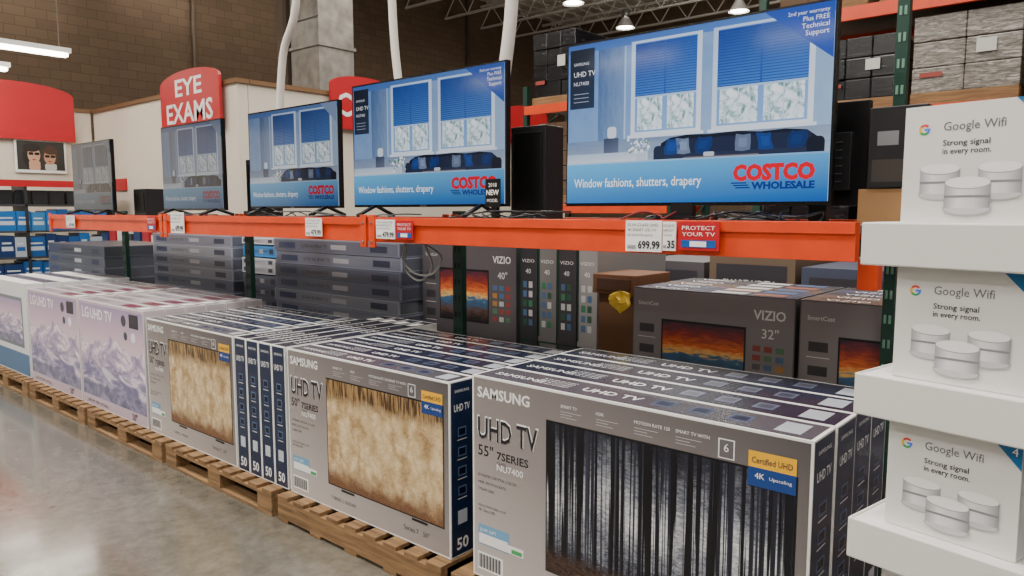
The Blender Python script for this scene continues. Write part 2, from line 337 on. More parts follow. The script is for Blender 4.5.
def tv(x0,x1,z0,z1,k,des,feet='v',y=2.8,full=True):
    q=B('television'); w=x1-x0; h=z1-z0; e=scr_mats(k,des)
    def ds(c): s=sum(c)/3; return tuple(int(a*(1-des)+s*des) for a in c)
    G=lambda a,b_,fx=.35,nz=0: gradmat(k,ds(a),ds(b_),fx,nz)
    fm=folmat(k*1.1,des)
    fr=F((x0,y,z0),X,Z); BZ=M((10,10,12),.25)
    q.box(0,0,0,w,.03,h,BZ,fr); q.box(w*.12,.03,h*.08,w*.88,.07,h*.7,BLACK,fr)
    bz=.01; sw=w-2*bz; sh=h-2*bz-.004; S=F(fr.p(bz,bz+.004,0),X,Z)
    def Q(u0,v0,u1,v1,c,o,m=None): q.quad(S,u0*sw,v0*sh,u1*sw,v1*sh,m or e(c),o)
    Q(0,0,1,1,None,.001,G((84,130,196),(170,198,228),.5,.5))
    Q(0,.95,1,1,None,.0015,G((50,92,174),(80,132,206),.8))
    Q(.14,.24,.255,.95,None,.0018,G((56,90,150),(130,160,200),.5,.6)); Q(.255,.24,.262,.95,None,.0019,G((140,176,224),(190,210,236),.3))
    for a,b_ in ((.285,.565),(.605,.945)):
        Q(a,.4,b_,.965,None,.002,G((180,206,242),(238,243,250),.3,.2))
        Q(a+.018,.425,b_-.018,.95,None,.0026,G((80,132,210),(140,180,232),.3))
        mid=(a+b_)/2
        for c,d in ((a+.028,mid-.01),(mid+.01,b_-.028)):
            Q(c,.435,d,.635,None,.003,fm)
            Q((c+d)/2-.002,.435,(c+d)/2+.002,.635,(206,222,246),.0036); Q(c,.53,d,.534,(206,222,246),.0036)
        Q(a+.018,.63,b_-.018,.945,None,.004,G((14,56,146),(64,126,212),.25,.25))
        for i in range(20): Q(a+.018,.636+i*.0153,b_-.018,.6415+i*.0153,None,.0044,G((10,44,124),(38,96,186),.25,.2))
        Q(mid-.003,.63,mid+.003,.945,(30,80,170),.0045)
        Q(a+.018,.625,b_-.018,.637,(170,200,236),.0046)
        Q(a-.012,.39,b_+.012,.408,(226,236,250),.0047)
    Q(0,.24,1,.39,None,.0048,G((110,134,172),(172,186,206),.4,.6))
    Q(.0,.24,.36,.31,None,.0049,G((170,190,216),(224,230,240),.3,.4))
    Q(.17,.31,.235,.40,None,.005,G((54,64,90),(100,110,140),.3)); q.rrect(S,.185*sw,.40*sh,.225*sw,.47*sh,.012*sw,e((214,224,242)),.0051)
    def blob(pts,c,o): q.face([S.p(a*sw,b_*sh,o) for a,b_ in pts],e(c))
    blob([(.40,.235),(.97,.235),(.965,.33),(.93,.372),(.86,.384),(.78,.378),(.70,.39),(.60,.384),(.52,.39),(.45,.378),(.415,.35)],(14,22,42),.0052)
    for a,b_ in ((.43,.6),(.605,.775),(.78,.945)): q.rrect(S,a*sw,.27*sh,b_*sw,.365*sh,.018*sw,e((26,38,66)),.0053)
    q.rrect(S,.40*sw,.235*sh,.97*sw,.283*sh,.012*sw,e((34,46,74)),.0057)
    q.rrect(S,.385*sw,.235*sh,.43*sw,.335*sh,.016*sw,e((30,42,68)),.0058); q.rrect(S,.93*sw,.235*sh,.985*sw,.335*sh,.016*sw,e((16,24,42)),.0058)
    for c,col,tl in ((.455,(22,60,128),.012),(.505,(110,126,156),-.008),(.575,(18,48,108),.01),(.72,(96,112,142),.0),(.80,(22,60,128),-.012),(.895,(16,44,98),.01)):
        P=[(-.026,.283),(.0,.278),(.026,.284),(.028+tl,.325),(.026+tl,.37),(.0,.366),(-.024+tl,.374),(-.027,.325)]
        blob([(c+dx,vv) for dx,vv in P],col,.0059); blob([(c+dx*.55,.327+(vv-.327)*.55) for dx,vv in P],tuple(min(255,int(x*1.15)) for x in col),.006)
    q.rrect(S,.5*sw,.236*sh,.78*sw,.262*sh,.008*sw,e((120,104,104)),.0062); q.rrect(S,.58*sw,.26*sh,.62*sw,.285*sh,.006*sw,e((190,196,206)),.0063)
    for i in range(46):
        r=random.uniform(.4,1); q.disc(S,(.335+random.gauss(0,.026))*sw,(.335+random.gauss(0,.028))*sh,.0075*sw*r,.0125*sh*r,e(random.choice([(236,240,246),(200,216,236),(96,134,120),(246,248,250),(150,176,190)])),.0064+i*.00001,7)
    q.rrect(S,.315*sw,.235*sh,.355*sw,.30*sh,.01*sw,e((190,204,222)),.0069)
    Q(0,.24,1,.255,None,.007,G((176,206,236),(120,170,220),.9))
    Q(0,0,1,.245,None,.0071,G((96,184,238),(2,84,176),.3))
    q.text(S,.035*sw,.1*sh,'Window fashions, shutters, drapery',.055*sh,e((255,255,255)),.0078,.54*sw,bold=.008)
    q.text(S,.69*sw,.12*sh,'COSTCO',.08*sh,e((226,0,34)),.0078,.27*sw,bold=.06)
    q.text(S,.755*sw,.07*sh,'WHOLESALE',.036*sh,e((10,44,130)),.0078,.205*sw,bold=.045)
    for i in range(3): Q(.7-.008*i,.074+i*.013,.75-.006*i,.081+i*.013,(10,44,130),.0078)
    if full:
        Q(.012,.6,.125,.97,None,.0071,G((12,20,34),(34,50,78),.3)); q.text(S,.03*sw,.87*sh,'SAMSUNG',.018*sh,e((220,225,235)),.0078); q.text(S,.03*sw,.8*sh,'UHD TV',.032*sh,e((240,240,245)),.0078)
        q.text(S,.03*sw,.745*sh,'NU7400',.024*sh,e((220,220,230)),.0078)
        for i in range(3): Q(.03,.69-i*.025,.1,.694-i*.025,(160,170,190),.0078)
        q.tri(S,[(.78*sw,sh),(sw,sh),(sw,.72*sh)],e((10,70,176)),.0071)
        for i,(t,hh) in enumerate((('2nd year warranty',.02),('Plus FREE',.024),('Technical',.026),('Support',.026))): q.text(S,.985*sw,(.955-.036*i)*sh,t,hh*sh,e((240,245,250)),.0078,al='R')
    else:
        q.tri(S,[(.84*sw,sh),(sw,sh),(sw,.8*sh)],e((120,150,200)),.0071)
    if feet=='c':
        q.cyl((x0+w/2,y+.03,ZT+.01),(x0+w/2,y+.03,z0+.05),.035,BLACK); q.box(x0+w/2-.1,y-.08,ZT,x0+w/2+.1,y+.14,ZT+.014,BLACK); q.box(x0+w/2-.05,y-.004,ZT+.01,x0+w/2+.05,y+.03,z0+.02,BLACK)
    else:
        for a in (.15,.85):
            cx=x0+w*a
            for dy in (-.12,.15):
                q.cyl((cx,y+.015,z0+.01),(cx,y+dy,ZT+.008),.012,BLACK,8)
    q.text(fr,w/2,.003,'SAMSUNG',.008,M((150,150,155),.4),.0012,al='C')
    q.done()
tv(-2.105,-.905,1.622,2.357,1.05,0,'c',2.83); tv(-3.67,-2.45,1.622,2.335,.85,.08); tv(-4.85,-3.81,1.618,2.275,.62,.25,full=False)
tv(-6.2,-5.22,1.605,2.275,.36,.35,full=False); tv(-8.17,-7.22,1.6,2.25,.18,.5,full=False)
q=B('promo_card'); fr=F((-2.58,2.785,1.62),X,Z); q.box(0,0,0,.1,.004,.14,BLACK,fr); q.text(fr,.05,.1,'2018',.02,TXT,.002,al='C'); q.text(fr,.05,.06,'NEW',.026,TXT,.002,al='C',bold=.02); q.text(fr,.05,.025,'MODEL',.016,TXT,.002,al='C'); q.box(.03,.01,-.055,.07,.03,.0,BLACK,fr); q.done()
for a in ((-2.57,2.97,-2.34,3.12,2.03),(-5.2,2.97,-4.95,3.12,1.98),(-7.15,2.95,-6.9,3.12,1.8)):
    q=B('speaker_box'); q.box(a[0],a[1],ZT-.01,a[2],a[3],a[4],M((26,26,29),.4)); q.box(a[0]+.02,a[1]-.008,ZT+.03,a[2]-.02,a[1],a[4]-.03,BLACK)
    q.done(.006)
q=B('cardboard_box'); q.box(-.84,2.93,ZT-.01,-.60,3.13,1.68,CARD); q.box(-.84,3.025,1.68,-.60,3.035,1.682,M((190,160,110),.4)); q.done(.003)
q=B('television_back'); q.box(-1.2,3.06,1.62,-.85,3.10,2.02,M((16,16,18),.3)); q.box(-1.15,3.025,1.68,-.9,3.06,1.9,M((30,30,33),.4)); q.box(-1.05,3.02,ZT-.01,-.98,3.06,1.7,BLACK)
for i in range(6): q.box(-1.12,3.02,1.71+i*.03,-.93,3.026,1.715+i*.03,M((60,60,64),.4))
q.done(.004)
q=B('soundbar_carton'); q.box(-.81,2.92,1.684,-.62,3.12,1.97,M((24,23,25),.35)); fr=F((-.81,2.92,1.684),X,Z); q.quad(fr,.015,.02,.17,.1,M((60,54,50),.3)); q.quad(fr,.03,.15,.1,.2,M((120,120,124),.4)); q.done(.003)
q=B('power_cable')
for k in range(26):
    x=random.choice([-1.1,-.95,-1.75,-1.5,-1.3,-2.2,-2.3,-2.6,-3.4,-3.9,-4.4,-5.2,-5.9,-6.6])+random.uniform(-.15,.15)
    x=min(x,-1.0); pts=[(x,2.63+random.uniform(0,.1),ZT+.0)]
    for i in range(5): pts.append((min(-.93,pts[-1][0]+random.uniform(-.12,.16)),2.61+random.uniform(0,.3),ZT-.004+random.choice([0,.01,.02,.035])))
    q.tube(pts,.0042,random.choice([BLACK,BLACK,BLACK,BLACK,M((120,30,30),.5),M((90,90,92),.5)]),6)
q.done()
q=B('hanging_cable'); q.tube([(-3.1,2.7,1.42),(-3.14,2.72,1.33),(-3.04,2.72,1.26),(-2.9,2.72,1.27),(-2.84,2.72,1.36),(-2.96,2.72,1.42)],.006,M((150,150,148),.5),8); q.tube([(-3.14,2.75,1.42),(-3.16,2.75,1.28),(-3.04,2.75,1.22),(-2.94,2.75,1.3),(-3.0,2.75,1.42)],.006,M((150,150,148),.5),8); q.done()
# ---------------------------------------------------------------- pallets
def pallet(x0,y0,w=1.22,d=1.05,z=0):
    q=B('wooden_pallet')
    for yy in (0,d/2-.02,d-.04): q.box(x0,y0+yy,z+.018,x0+w,y0+yy+.04,z+.118,WOOD)
    n=9
    for i in range(n): a=x0+i*(w-.09)/(n-1); q.box(a,y0,z+.118,a+.09,y0+d,z+.137,WOOD)
    for i in range(5): a=x0+i*(w-.09)/4; q.box(a,y0,z,a+.09,y0+d,z+.018,WOOD)
    q.done(.002)
def pallet2(x0,y0,w=1.22,d=1.05):
    q=B('wooden_pallet')
    for yy in (0,d/2-.045,d-.09):
        for a in (0,w/2-.07,w-.14): q.box(x0+a,y0+yy,.018,x0+a+.14,y0+yy+.09,.1,WOOD)
        q.box(x0,y0+yy,.1,x0+w,y0+yy+.09,.118,WOOD); q.box(x0,y0+yy,0,x0+w,y0+yy+.09,.018,WOOD)
    for i in range(9): a=x0+i*(w-.09)/8; q.box(a,y0,.118,a+.09,y0+d,.137,WOOD)
    q.done(.002)
for a in (-2.08,-3.36,-4.64,-5.92,-7.2,-8.48,-9.76): pallet2(a,2.03) if a!=-3.36 else pallet(a,2.03)
# ---------------------------------------------------------------- cartons
PZ=.14
def carton_side(q,fr,d,h,inch):
    q.quad(fr,.006,.006,d-.006,h-.006,NAVY,.0006)
    q.text(fr,d/2,h-.13,'UHD TV',.03,TXT,.0012,d*.66,'C',.01)
    q.text(fr,d/2,h-.05,'SAMSUNG',.012,TXT,.0012,d*.6,'C')
    for i in range(4):
        z=h-.2-i*.085; q.quad(fr,d*.32,z-.04,d*.68,z,M((90,110,144),.4),.0012); q.quad(fr,d*.36,z-.034,d*.64,z-.006,NAVY2,.0018); q.quad(fr,d*.3,z-.055,d*.7,z-.052,TXT,.0012)
    q.quad(fr,d*.3,.14,d*.7,.2,M((190,196,206),.4),.0012); q.text(fr,d/2,.03,inch,.05,TXT,.0012,d*.5,'C',.02)
g=NG('carton_print_grey'); s_=g.sep(g.uv()); col=g.ramp(g.math('ADD',g.math('MULTIPLY',s_[0],.4),g.math('MULTIPLY',s_[1],.6)),[(0,(194,186,182)),(.45,(144,136,134)),(1,(86,81,83))]); GM=g.done(col,.35)
def sams(x0,y0,w,h,d,inch,img,front=True,z=PZ):
    q=B('tv_carton'); q.box(x0,y0,z,x0+w,y0+d,z+h,WHITE)
    S=F((x0+w,y0,z),Y,Z); carton_side(q,S,d,h,inch)
    q.quad(F((x0,y0+d,z),(0,-1,0),Z),.006,.006,d-.006,h-.006,NAVY,.0006)
    T=F((x0,y0,z+h),X,Y)
    q.quad(T,.012,.008,w-.012,d-.008,M((30,38,60),.2) if not front else M((78,78,88),.22),.0006)
    q.text(T,.06,d*.35,'SAMSUNG',d*.2,TXT,.0012); q.text(T,w*.36,d*.35,'UHD TV',d*.25,TXT,.0012,bold=.01)
    for i in range(4): q.text(T,w*.2,d*(.3+.12*i),'4K ULTRA HD SMART',d*.06,TXT,.0012,w*.12)
    for i in range(3): q.quad(T,w*(.58+.1*i),d*.3,w*(.58+.1*i)+.07,d*.7,M((80,92,118),.35),.0012); q.quad(T,w*(.58+.1*i)+.01,d*.38,w*(.58+.1*i)+.06,d*.62,M((34,42,64),.35),.0016)
    q.quad(T,w*.9,d*.2,w*.96,d*.8,M((170,176,186),.35),.0012)
    if front:
        R=F((x0,y0,z),X,Z)
        q.quad(R,.008,.008,w-.008,h-.008,GM,.0006)
        iu0,iv0,iu1,iv1=w*.285,h*.17,w*.965,h*.855
        q.quad(R,iu0-.006,iv0-.006,iu1+.006,iv1+.006,BLACK,.0012); q.quad(R,iu0,iv0,iu1,iv1,img,.0018)
        q.box(iu0+.1,-.002,iv0-.02,iu0+.2,.0005,iv0-.01,BLACK,R); q.box(iu1-.2,-.002,iv0-.02,iu1-.1,.0005,iv0-.01,BLACK,R)
        q.text(R,.028,h*.9,'SAMSUNG',.04,TXT,.0012,w*.2,bold=.025)
        q.text(R,.03,h*.70,'UHD TV',.085,M((34,32,38),.35),.0022,w*.228,bold=.012); q.text(R,.026,h*.70+.004,'UHD TV',.085,TXT,.0012,w*.235,bold=.03)
        q.text(R,.03,h*.615,inch+'"',.042,M((40,36,40),.4),.0012,w*.06,bold=.01); q.text(R,.03+w*.075,h*.615,'7SERIES',.03,M((40,36,40),.4),.0012,w*.12,bold=.02); q.text(R,.03+w*.075,h*.59,'CLASS',.012,M((50,46,50),.4),.0012); q.text(R,.03+w*.075,h*.56,'NU7400',.026,TXT,.0012,w*.1)
        for i in range(3): q.text(R,.03,h*(.51-.035*i),('DYNAMIC CRYSTAL COLOR','HDR  MOTION RATE','STEAM LINK')[i],.011,M((60,56,60),.4),.0012)
        q.text(R,.03,h*.36,'RESOLUTION 3840 x 2160',.009,M((60,56,60),.4),.0012); q.text(R,.03,h*.335,'4K Ultra HD',.012,M((60,56,60),.4),.0012)
        for i in range(4):
            q.text(R,w*(.33+.115*i),h*.93,('SMART TV','HDR','MOTION RATE 120','SMART TV WITH')[i],.011,TXT,.0012)
            for j in range(3): q.quad(R,w*(.33+.115*i),h*(.912-.012*j),w*(.33+.115*i)+(.09,.05,.07)[j],h*(.914-.012*j),M((200,196,194),.4),.0012)
        q.quad(R,w*.858,h*.865,w*.966,h*.925,YEL,.0026); q.quad(R,w*.858,h*.795,w*.966,h*.865,M((24,62,130),.4),.0026); q.text(R,w*.912,h*.882,'Certified UHD',.018,M((30,40,80),.4),.0032,w*.092,'C',.01); q.text(R,w*.885,h*.825,'4K',.018,TXT,.0032,al='C'); q.text(R,w*.932,h*.828,'Upscaling',.01,TXT,.0032,w*.05,al='C')
        q.quad(R,w*.785,h*.87,w*.825,h*.945,TXT,.0014); q.quad(R,w*.788,h*.874,w*.822,h*.941,M((98,94,98),.4),.0018); q.text(R,w*.805,h*.897,'6',.026,TXT,.0024,al='C')
        q.quad(R,.03,h*.17,w*.145,h*.27,M((110,160,196),.4),.0014); q.quad(R,.034,h*.175,w*.14,h*.225,WHITE,.002); q.text(R,.04,h*.235,'$199 GIFT',.014,TXT,.002); q.quad(R,w*.11,h*.175,w*.2,h*.215,WHITE,.0016); q.quad(R,w*.155,h*.18,w*.195,h*.2,M((60,160,90),.4),.0022)
        for i in range(22): q.quad(R,.03+i*.0055,h*.05,.03+i*.0055+.002+.0015*(i%3),h*.12,DTXT,.0014)
        q.quad(R,.025,h*.04,.03+.13,h*.13,WHITE,.001)
        q.text(R,w*.3,h*.07,'7 SERIES  |  NU7400',.016,M((60,56,60),.4),.0012); q.text(R,w*.75,h*.07,'Series 7   '+inch+'"',.022,M((60,56,60),.4),.0012)
    q.done(.003)
YF=2.08
for i in range(4): sams(-2.0+random.uniform(-.006,.006)*(i>0),YF+i*.19,1.32,.82,.184,'55',FOREST,i==0)
for i in range(6): sams(-3.34+random.uniform(-.008,.008)*(i>0),YF+.02+i*.146,1.19,.76,.14,'50',GRASS,i==0)
for i in range(4):
    x0=-3.87+i*.128; q=B('tv_carton'); q.box(x0,YF+.02,PZ,x0+.122,YF+1.1,PZ+.76,WHITE)
    carton_side(q,F((x0,YF+.02,PZ),X,Z),.122,.76,'50'); T=F((x0+.122,YF+.02,PZ+.76),Y,(-1,0,0)); q.quad(T,.01,.006,1.07,.116,NAVY2,.0006)
    q.text(T,.1,.04,'SAMSUNG',.035,TXT,.0012); q.text(T,.55,.04,'UHD TV',.04,TXT,.0012); q.quad(T,.9,.03,1.0,.09,WHITE,.0012); q.done(.003)
for i in range(6): sams(-5.0+random.uniform(-.008,.008)*(i>0),YF+.02+i*.146,1.115,.76,.14,'50',GRASS,i==0)
def lgc(x0,y0,w,h,d,front,top=(176,170,178)):
    q=B('tv_carton'); z=PZ; q.box(x0,y0,z,x0+w,y0+d,z+h,M((232,226,226),.4))
    T=F((x0,y0,z+h),X,Y); q.quad(T,.01,.006,w-.01,d-.006,M(top,.22),.0006); q.text(T,w*.1,d*.3,'LG UHD TV',d*.3,DTXT,.0012); q.quad(T,w*.6,d*.2,w*.8,d*.8,M((110,50,70),.4),.0012); q.quad(T,w*.85,d*.2,w*.93,d*.8,WHITE,.0012)
    if front:
        R=F((x0,y0,z),X,Z); q.quad(R,.008,.008,w-.008,h-.008,M((196,176,190),.35),.0006); q.quad(R,.012,h*.1,w-.012,h*.97,MOUNT,.0012)
        q.text(R,w*.06,h*.84,'LG',.08,M((246,242,244),.4),.0018,bold=.02); q.text(R,w*.2,h*.84,'UHD TV',.075,M((248,244,246),.4),.0018,bold=.02)
        q.disc(R,w*.72,h*.88,.04,.04,M((60,56,70),.4),.0018); q.quad(R,w*.8,h*.83,w*.93,h*.95,M((44,44,56),.4),.0018); q.disc(R,w*.85,h*.75,.035,.035,M((240,240,240),.4),.002); q.disc(R,w*.74,h*.75,.03,.03,M((60,70,90),.4),.002)
        q.text(R,w*.78,h*.025,'50"',.045,M((90,40,70),.4),.0018,bold=.02); q.text(R,w*.08,h*.03,'UHD 4K  HDR  AI ThinQ',.025,DTXT,.0018)
    q.quad(F((x0+w,y0,z),Y,Z),.005,.005,d-.005,h-.005,M((206,196,200),.4),.0006); q.done(.003)
for i in range(6):
    lgc(-6.17,YF+.02+i*.146,1.13,.80,.14,i==0); lgc(-7.33,YF+.02+i*.146,1.13,.80,.14,i==0)
for i in range(6):
    q=B('tv_carton'); x0=-8.6; y0=YF+.02+i*.146; q.box(x0,y0,PZ,x0+1.22,y0+.14,PZ+.83,M((220,222,224),.4))
    q.quad(F((x0,y0,PZ+.83),X,Y),.01,.006,1.21,.134,M((70,80,100),.3) if i%2 else WHITE,.0006)
    if i==0:
        R=F((x0,y0,PZ),X,Z); q.quad(R,.01,.01,1.21,.2,M((70,110,150),.4),.0006); q.quad(R,.3,.25,1.1,.7,M((110,120,130),.4),.0006); q.quad(R,.33,.28,1.07,.67,MOUNT,.0012); q.text(R,.1,.74,'ULTRA HD',.05,DTXT,.0012)
    q.done(.003)
# ---------------------------------------------------------------- flat stacks behind
def flat(x0,x1,y0,y1,z0,n,h,cols):
    for i in range(n):
        a=random.uniform(-.015,.015); c=random.choice(cols); q=B('flat_tv_carton'); z=z0+i*h; ya=y0+random.uniform(0,.02)
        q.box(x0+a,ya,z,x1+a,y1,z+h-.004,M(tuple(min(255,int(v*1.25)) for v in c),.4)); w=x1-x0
        R=F((x0+a,ya,z),X,Z); q.quad(R,.015,.008,w-.015,h-.012,M(c,.35),.001)
        q.quad(R,w*.05,h*.25,w*.2,h*.7,M((64,76,106),.4),.0016); q.quad(R,w*.8,h*.25,w*.92,h*.7,M((48,56,80),.4),.0016); q.text(R,w*.25,h*.35,'ULTRA HD SMART TV',h*.25,DTXT,.0016)
        q.quad(R,w*.5,h*.3,w*.62,h*.65,M((180,184,192),.4),.0016)
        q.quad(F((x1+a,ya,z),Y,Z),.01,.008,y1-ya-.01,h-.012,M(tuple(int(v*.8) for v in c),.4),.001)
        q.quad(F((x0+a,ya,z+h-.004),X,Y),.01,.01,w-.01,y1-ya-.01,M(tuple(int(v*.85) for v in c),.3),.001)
        q.done(.003)
cols=[(104,110,126),(120,126,142),(90,96,114),(136,142,154)]
pallet(-5.6,3.42); pallet(-7.9,3.42,1.9)
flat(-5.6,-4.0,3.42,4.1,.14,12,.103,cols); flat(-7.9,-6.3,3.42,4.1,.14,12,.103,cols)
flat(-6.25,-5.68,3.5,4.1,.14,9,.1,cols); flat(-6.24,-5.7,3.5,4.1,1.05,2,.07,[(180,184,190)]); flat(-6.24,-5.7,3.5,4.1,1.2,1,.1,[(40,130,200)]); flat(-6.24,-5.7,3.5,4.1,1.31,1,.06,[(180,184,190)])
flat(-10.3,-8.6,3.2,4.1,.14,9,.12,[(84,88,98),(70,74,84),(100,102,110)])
def viz(x0,y0,z0,w,h,d,inch,name='tv_carton',base=(136,130,132)):
    q=B(name); q.box(x0,y0,z0,x0+w,y0+d,z0+h,M((92,88,90),.4)); R=F((x0,y0,z0),X,Z)
    q.quad(R,.005,.005,w-.005,h-.005,M(base,.38),.0006); q.quad(R,w*.2,h*.16,w*.73,h*.72,BLACK,.0012); q.quad(R,w*.21,h*.18,w*.72,h*.7,SUNSET,.0018)
    q.text(R,w*.77,h*.80,'VIZIO',.045,TXT,.0012,w*.18,bold=.02); q.text(R,w*.82,h*.64,inch+'"',.045,TXT,.0012)
    for i in range(3):
        for j in range(5): q.quad(R,w*(.77+.065*i),h*(.2+.08*j),w*(.77+.065*i)+w*.045,h*(.2+.08*j)+h*.05,M(random.choice([(150,70,64),(80,110,150),(190,190,190),(90,130,100),(180,130,70),(90,90,100)]),.4),.0012)
    for i in range(3): q.quad(R,w*.05,h*(.58-.2*i),w*.15,h*(.66-.2*i),M((60,58,62),.4),.0012); q.quad(R,w*.04,h*(.53-.2*i),w*.16,h*(.535-.2*i),TXT,.0012)
    q.text(R,w*.04,h*.84,'SmartCast',.02,TXT,.0012)
    T=F((x0,y0,z0+h),X,Y); q.quad(T,.01,.008,w-.01,d-.008,M(random.choice([(84,80,86),(120,96,84),(90,94,116)]),.25),.0006); q.text(T,w*.1,d*.3,'VIZIO',d*.4,TXT,.0012); q.quad(T,w*.5,d*.2,w*.7,d*.8,M(random.choice([(200,170,150),(60,110,170),(190,190,190)]),.4),.0012); q.quad(T,w*.74,d*.2,w*.92,d*.8,M(random.choice([(150,80,60),(60,90,130),(40,40,46)]),.4),.0012)
    q.quad(F((x0+w,y0,z0),Y,Z),.005,.005,d-.005,h-.005,M((90,86,90),.4),.0006)
    q.done(.003)
for zz,hh in ((.14,.5),(.65,.55)):
    for i in range(5):
        viz(-2.08,3.4+i*.14,zz,.86,hh,.135,'32'); viz(-1.20,3.4+i*.14,zz,.86,hh,.135,'32')
pallet(-2.1,3.36,1.9)
for i in range(3):
    viz(-3.95,3.6+i*.14,.14,.88,.6,.135,'40',base=(104,100,104)); viz(-3.95,3.6+i*.14,.75,.88,.64,.135,'40',base=(92,88,92))
pallet(-4.0,3.5,1.5)
for i in range(4):
    x0=-3.04+i*.15; q=B('tv_carton'); c=[(56,56,60),(120,118,118),(64,62,66),(150,148,148)][i]
    q.box(x0,3.6,.14,x0+.142,4.4,1.38,M(c,.4)); R=F((x0,3.6,.14),X,Z)
    for zz in (.08,.68):
        q.text(R,.07,zz+.46,'VIZIO',.02,TXT,.0012,.1,'C'); q.text(R,.07,zz+.39,'40',.03,TXT,.0012,al='C')
        for j in range(5):
            for k in range(2): q.quad(R,.03+.045*k,zz+.06+j*.06,.06+.045*k,zz+.1+j*.06,M(random.choice([(60,130,90),(200,200,200),(80,110,150),(50,90,70)]),.4),.0012)
        q.quad(R,.0,zz+.56,.142,zz+.57,GREEN,.0014); q.quad(R,.0,zz,.012,zz+.56,GREEN,.0014)
    q.done(.003)
for i in range(5):
    q=B('tv_carton'); x0=-2.9+i*.62; z1=1.25+.06*(i%2); q.box(x0,4.7,0,x0+.58,5.6,z1,M([(84,80,84),(110,92,76),(70,76,96),(96,92,94),(120,112,104)][i],.5)); R=F((x0,4.7,0),X,Z); q.quad(R,.05,z1-.4,.53,z1-.06,M((60,58,64),.4)); q.text(R,.1,z1-.2,'SMART HDTV',.04,TXT,.002,.35); q.done(.004)
q=B('cardboard_box'); q.box(-2.37,3.5,0,-2.12,3.9,1.14,M((110,76,48),.8)); q.done(.004)
q=B('cardboard_tray'); q.box(-2.39,3.47,1.142,-2.11,3.85,1.25,M((112,74,48),.8)); q.box(-2.36,3.462,1.16,-2.14,3.47,1.23,M((76,50,34),.8)); q.done(.004)
q=B('yellow_bag'); 
c=Vector((-2.16,3.40,1.11)); ring=[]
for j in range(9):
    for i in range(16):
        a=i/16*6.283; t=j/8*math.pi; r=.058*math.sin(t)*(1+.22*math.sin(3*a+j)+.12*math.sin(7*a)); ring.append((c.x+r*1.15*math.cos(a),c.y+.5*r*math.sin(a),c.z-.045*math.cos(t)+.018*math.sin(2*a+1)))
YB2=M((240,204,60),.5)
for j in range(8):
    for i in range(16): k=(i+1)%16; q.face([ring[j*16+i],ring[j*16+k],ring[(j+1)*16+k],ring[(j+1)*16+i]],YB2,smooth=False)
q.done()
# ---------------------------------------------------------------- high racks behind
def rack(x0,x1,y,zs,top,depth=1.1):
    q=B('pallet_rack')
    n=max(1,round((x1-x0)/2.6))
    for i in range(n+1):
        x=x0+(x1-x0)*i/n
        for yy in (y,y+depth): q.box(x-.04,yy,0,x+.04,yy+.08,top,GREEN)
        for k in range(int(top/.8)): q.cyl((x,y+.08,.3+k*.8),(x,y+depth,.9+k*.8),.015,GREEN,6)
    for z in zs:
        for yy in (y-.02,y+depth+.04): q.box(x0,yy,z-.13,x1,yy+.05,z,ORANGE)
        q.box(x0,y+.03,z-.03,x1,y+depth+.04,z-.01,M((110,100,90),.6))
    q.done()
rack(-3.35,4.4,8,(1.35,2.6,3.62),6)
rack(-7.5,-5.0,9,(1.7,3.2),3.5)
def load(x0,x1,y,z,h,m,n=3,name='wrapped_pallet_load',band=None):
    q=B(name); q.box(x0,y,z,x1,y+1,z+.12,WOOD); k=max(1,int(h/.2)); w=(x1-x0)/n
    for j in range(k):
        for i in range(n): a=random.uniform(-.012,.012); q.box(x0+i*w+.002,y+.03+a,z+.12+j*h/k,x0+(i+1)*w-.002,y+.97,z+.12+(j+1)*h/k-.006,m)
    fr=F((x0,y+.012,z+.12),X,Z); q.quad(fr,(x1-x0)*.6,h*.45,(x1-x0)*.78,h*.62,M((200,198,192),.5),.004)
    q.quad(fr,(x1-x0)*.08,h*.2,(x1-x0)*.3,h*.26,M((150,60,50),.5),.004)
    q.done(.01)
BRN=M((96,74,54),.8,noise=.15)
load(-2.75,-2.0,8.05,2.6,.62,BWRAP); load(-1.88,-1.0,8.05,2.6,.72,WRAP,2); load(-.92,0,8.05,2.6,.7,BRN); load(.7,1.7,8.05,2.6,.7,WRAP)
load(-3.3,-2.4,8.05,1.36,.9,BWRAP); load(-2.3,-1.3,8.05,1.36,.9,BWRAP); load(-1.2,-.2,8.05,1.36,.9,BRN); load(0,.9,8.05,1.36,.9,WRAP)
load(-3.2,-2.3,8.05,3.62,1.0,BRN); load(-2.2,-1.1,8.05,3.62,1.0,BWRAP); load(-.8,.3,8.05,3.62,1.0,BRN)
load(-7.4,-6.6,9.05,3.2,.95,BWRAP); load(-6.4,-5.5,9.05,3.2,.6,BWRAP); load(-7.3,-6.3,9.05,1.72,1.1,BRN); load(-6.2,-5.2,9.05,1.72,1.1,BWRAP)
load(-3.2,-2.2,8.05,.02,1.0,WRAP); load(-2,-1,8.05,.02,1.0,CARD); load(-.9,.1,8.05,.02,1.0,BWRAP); load(-7.3,-6.3,9.05,0.02,1.1,BRN)
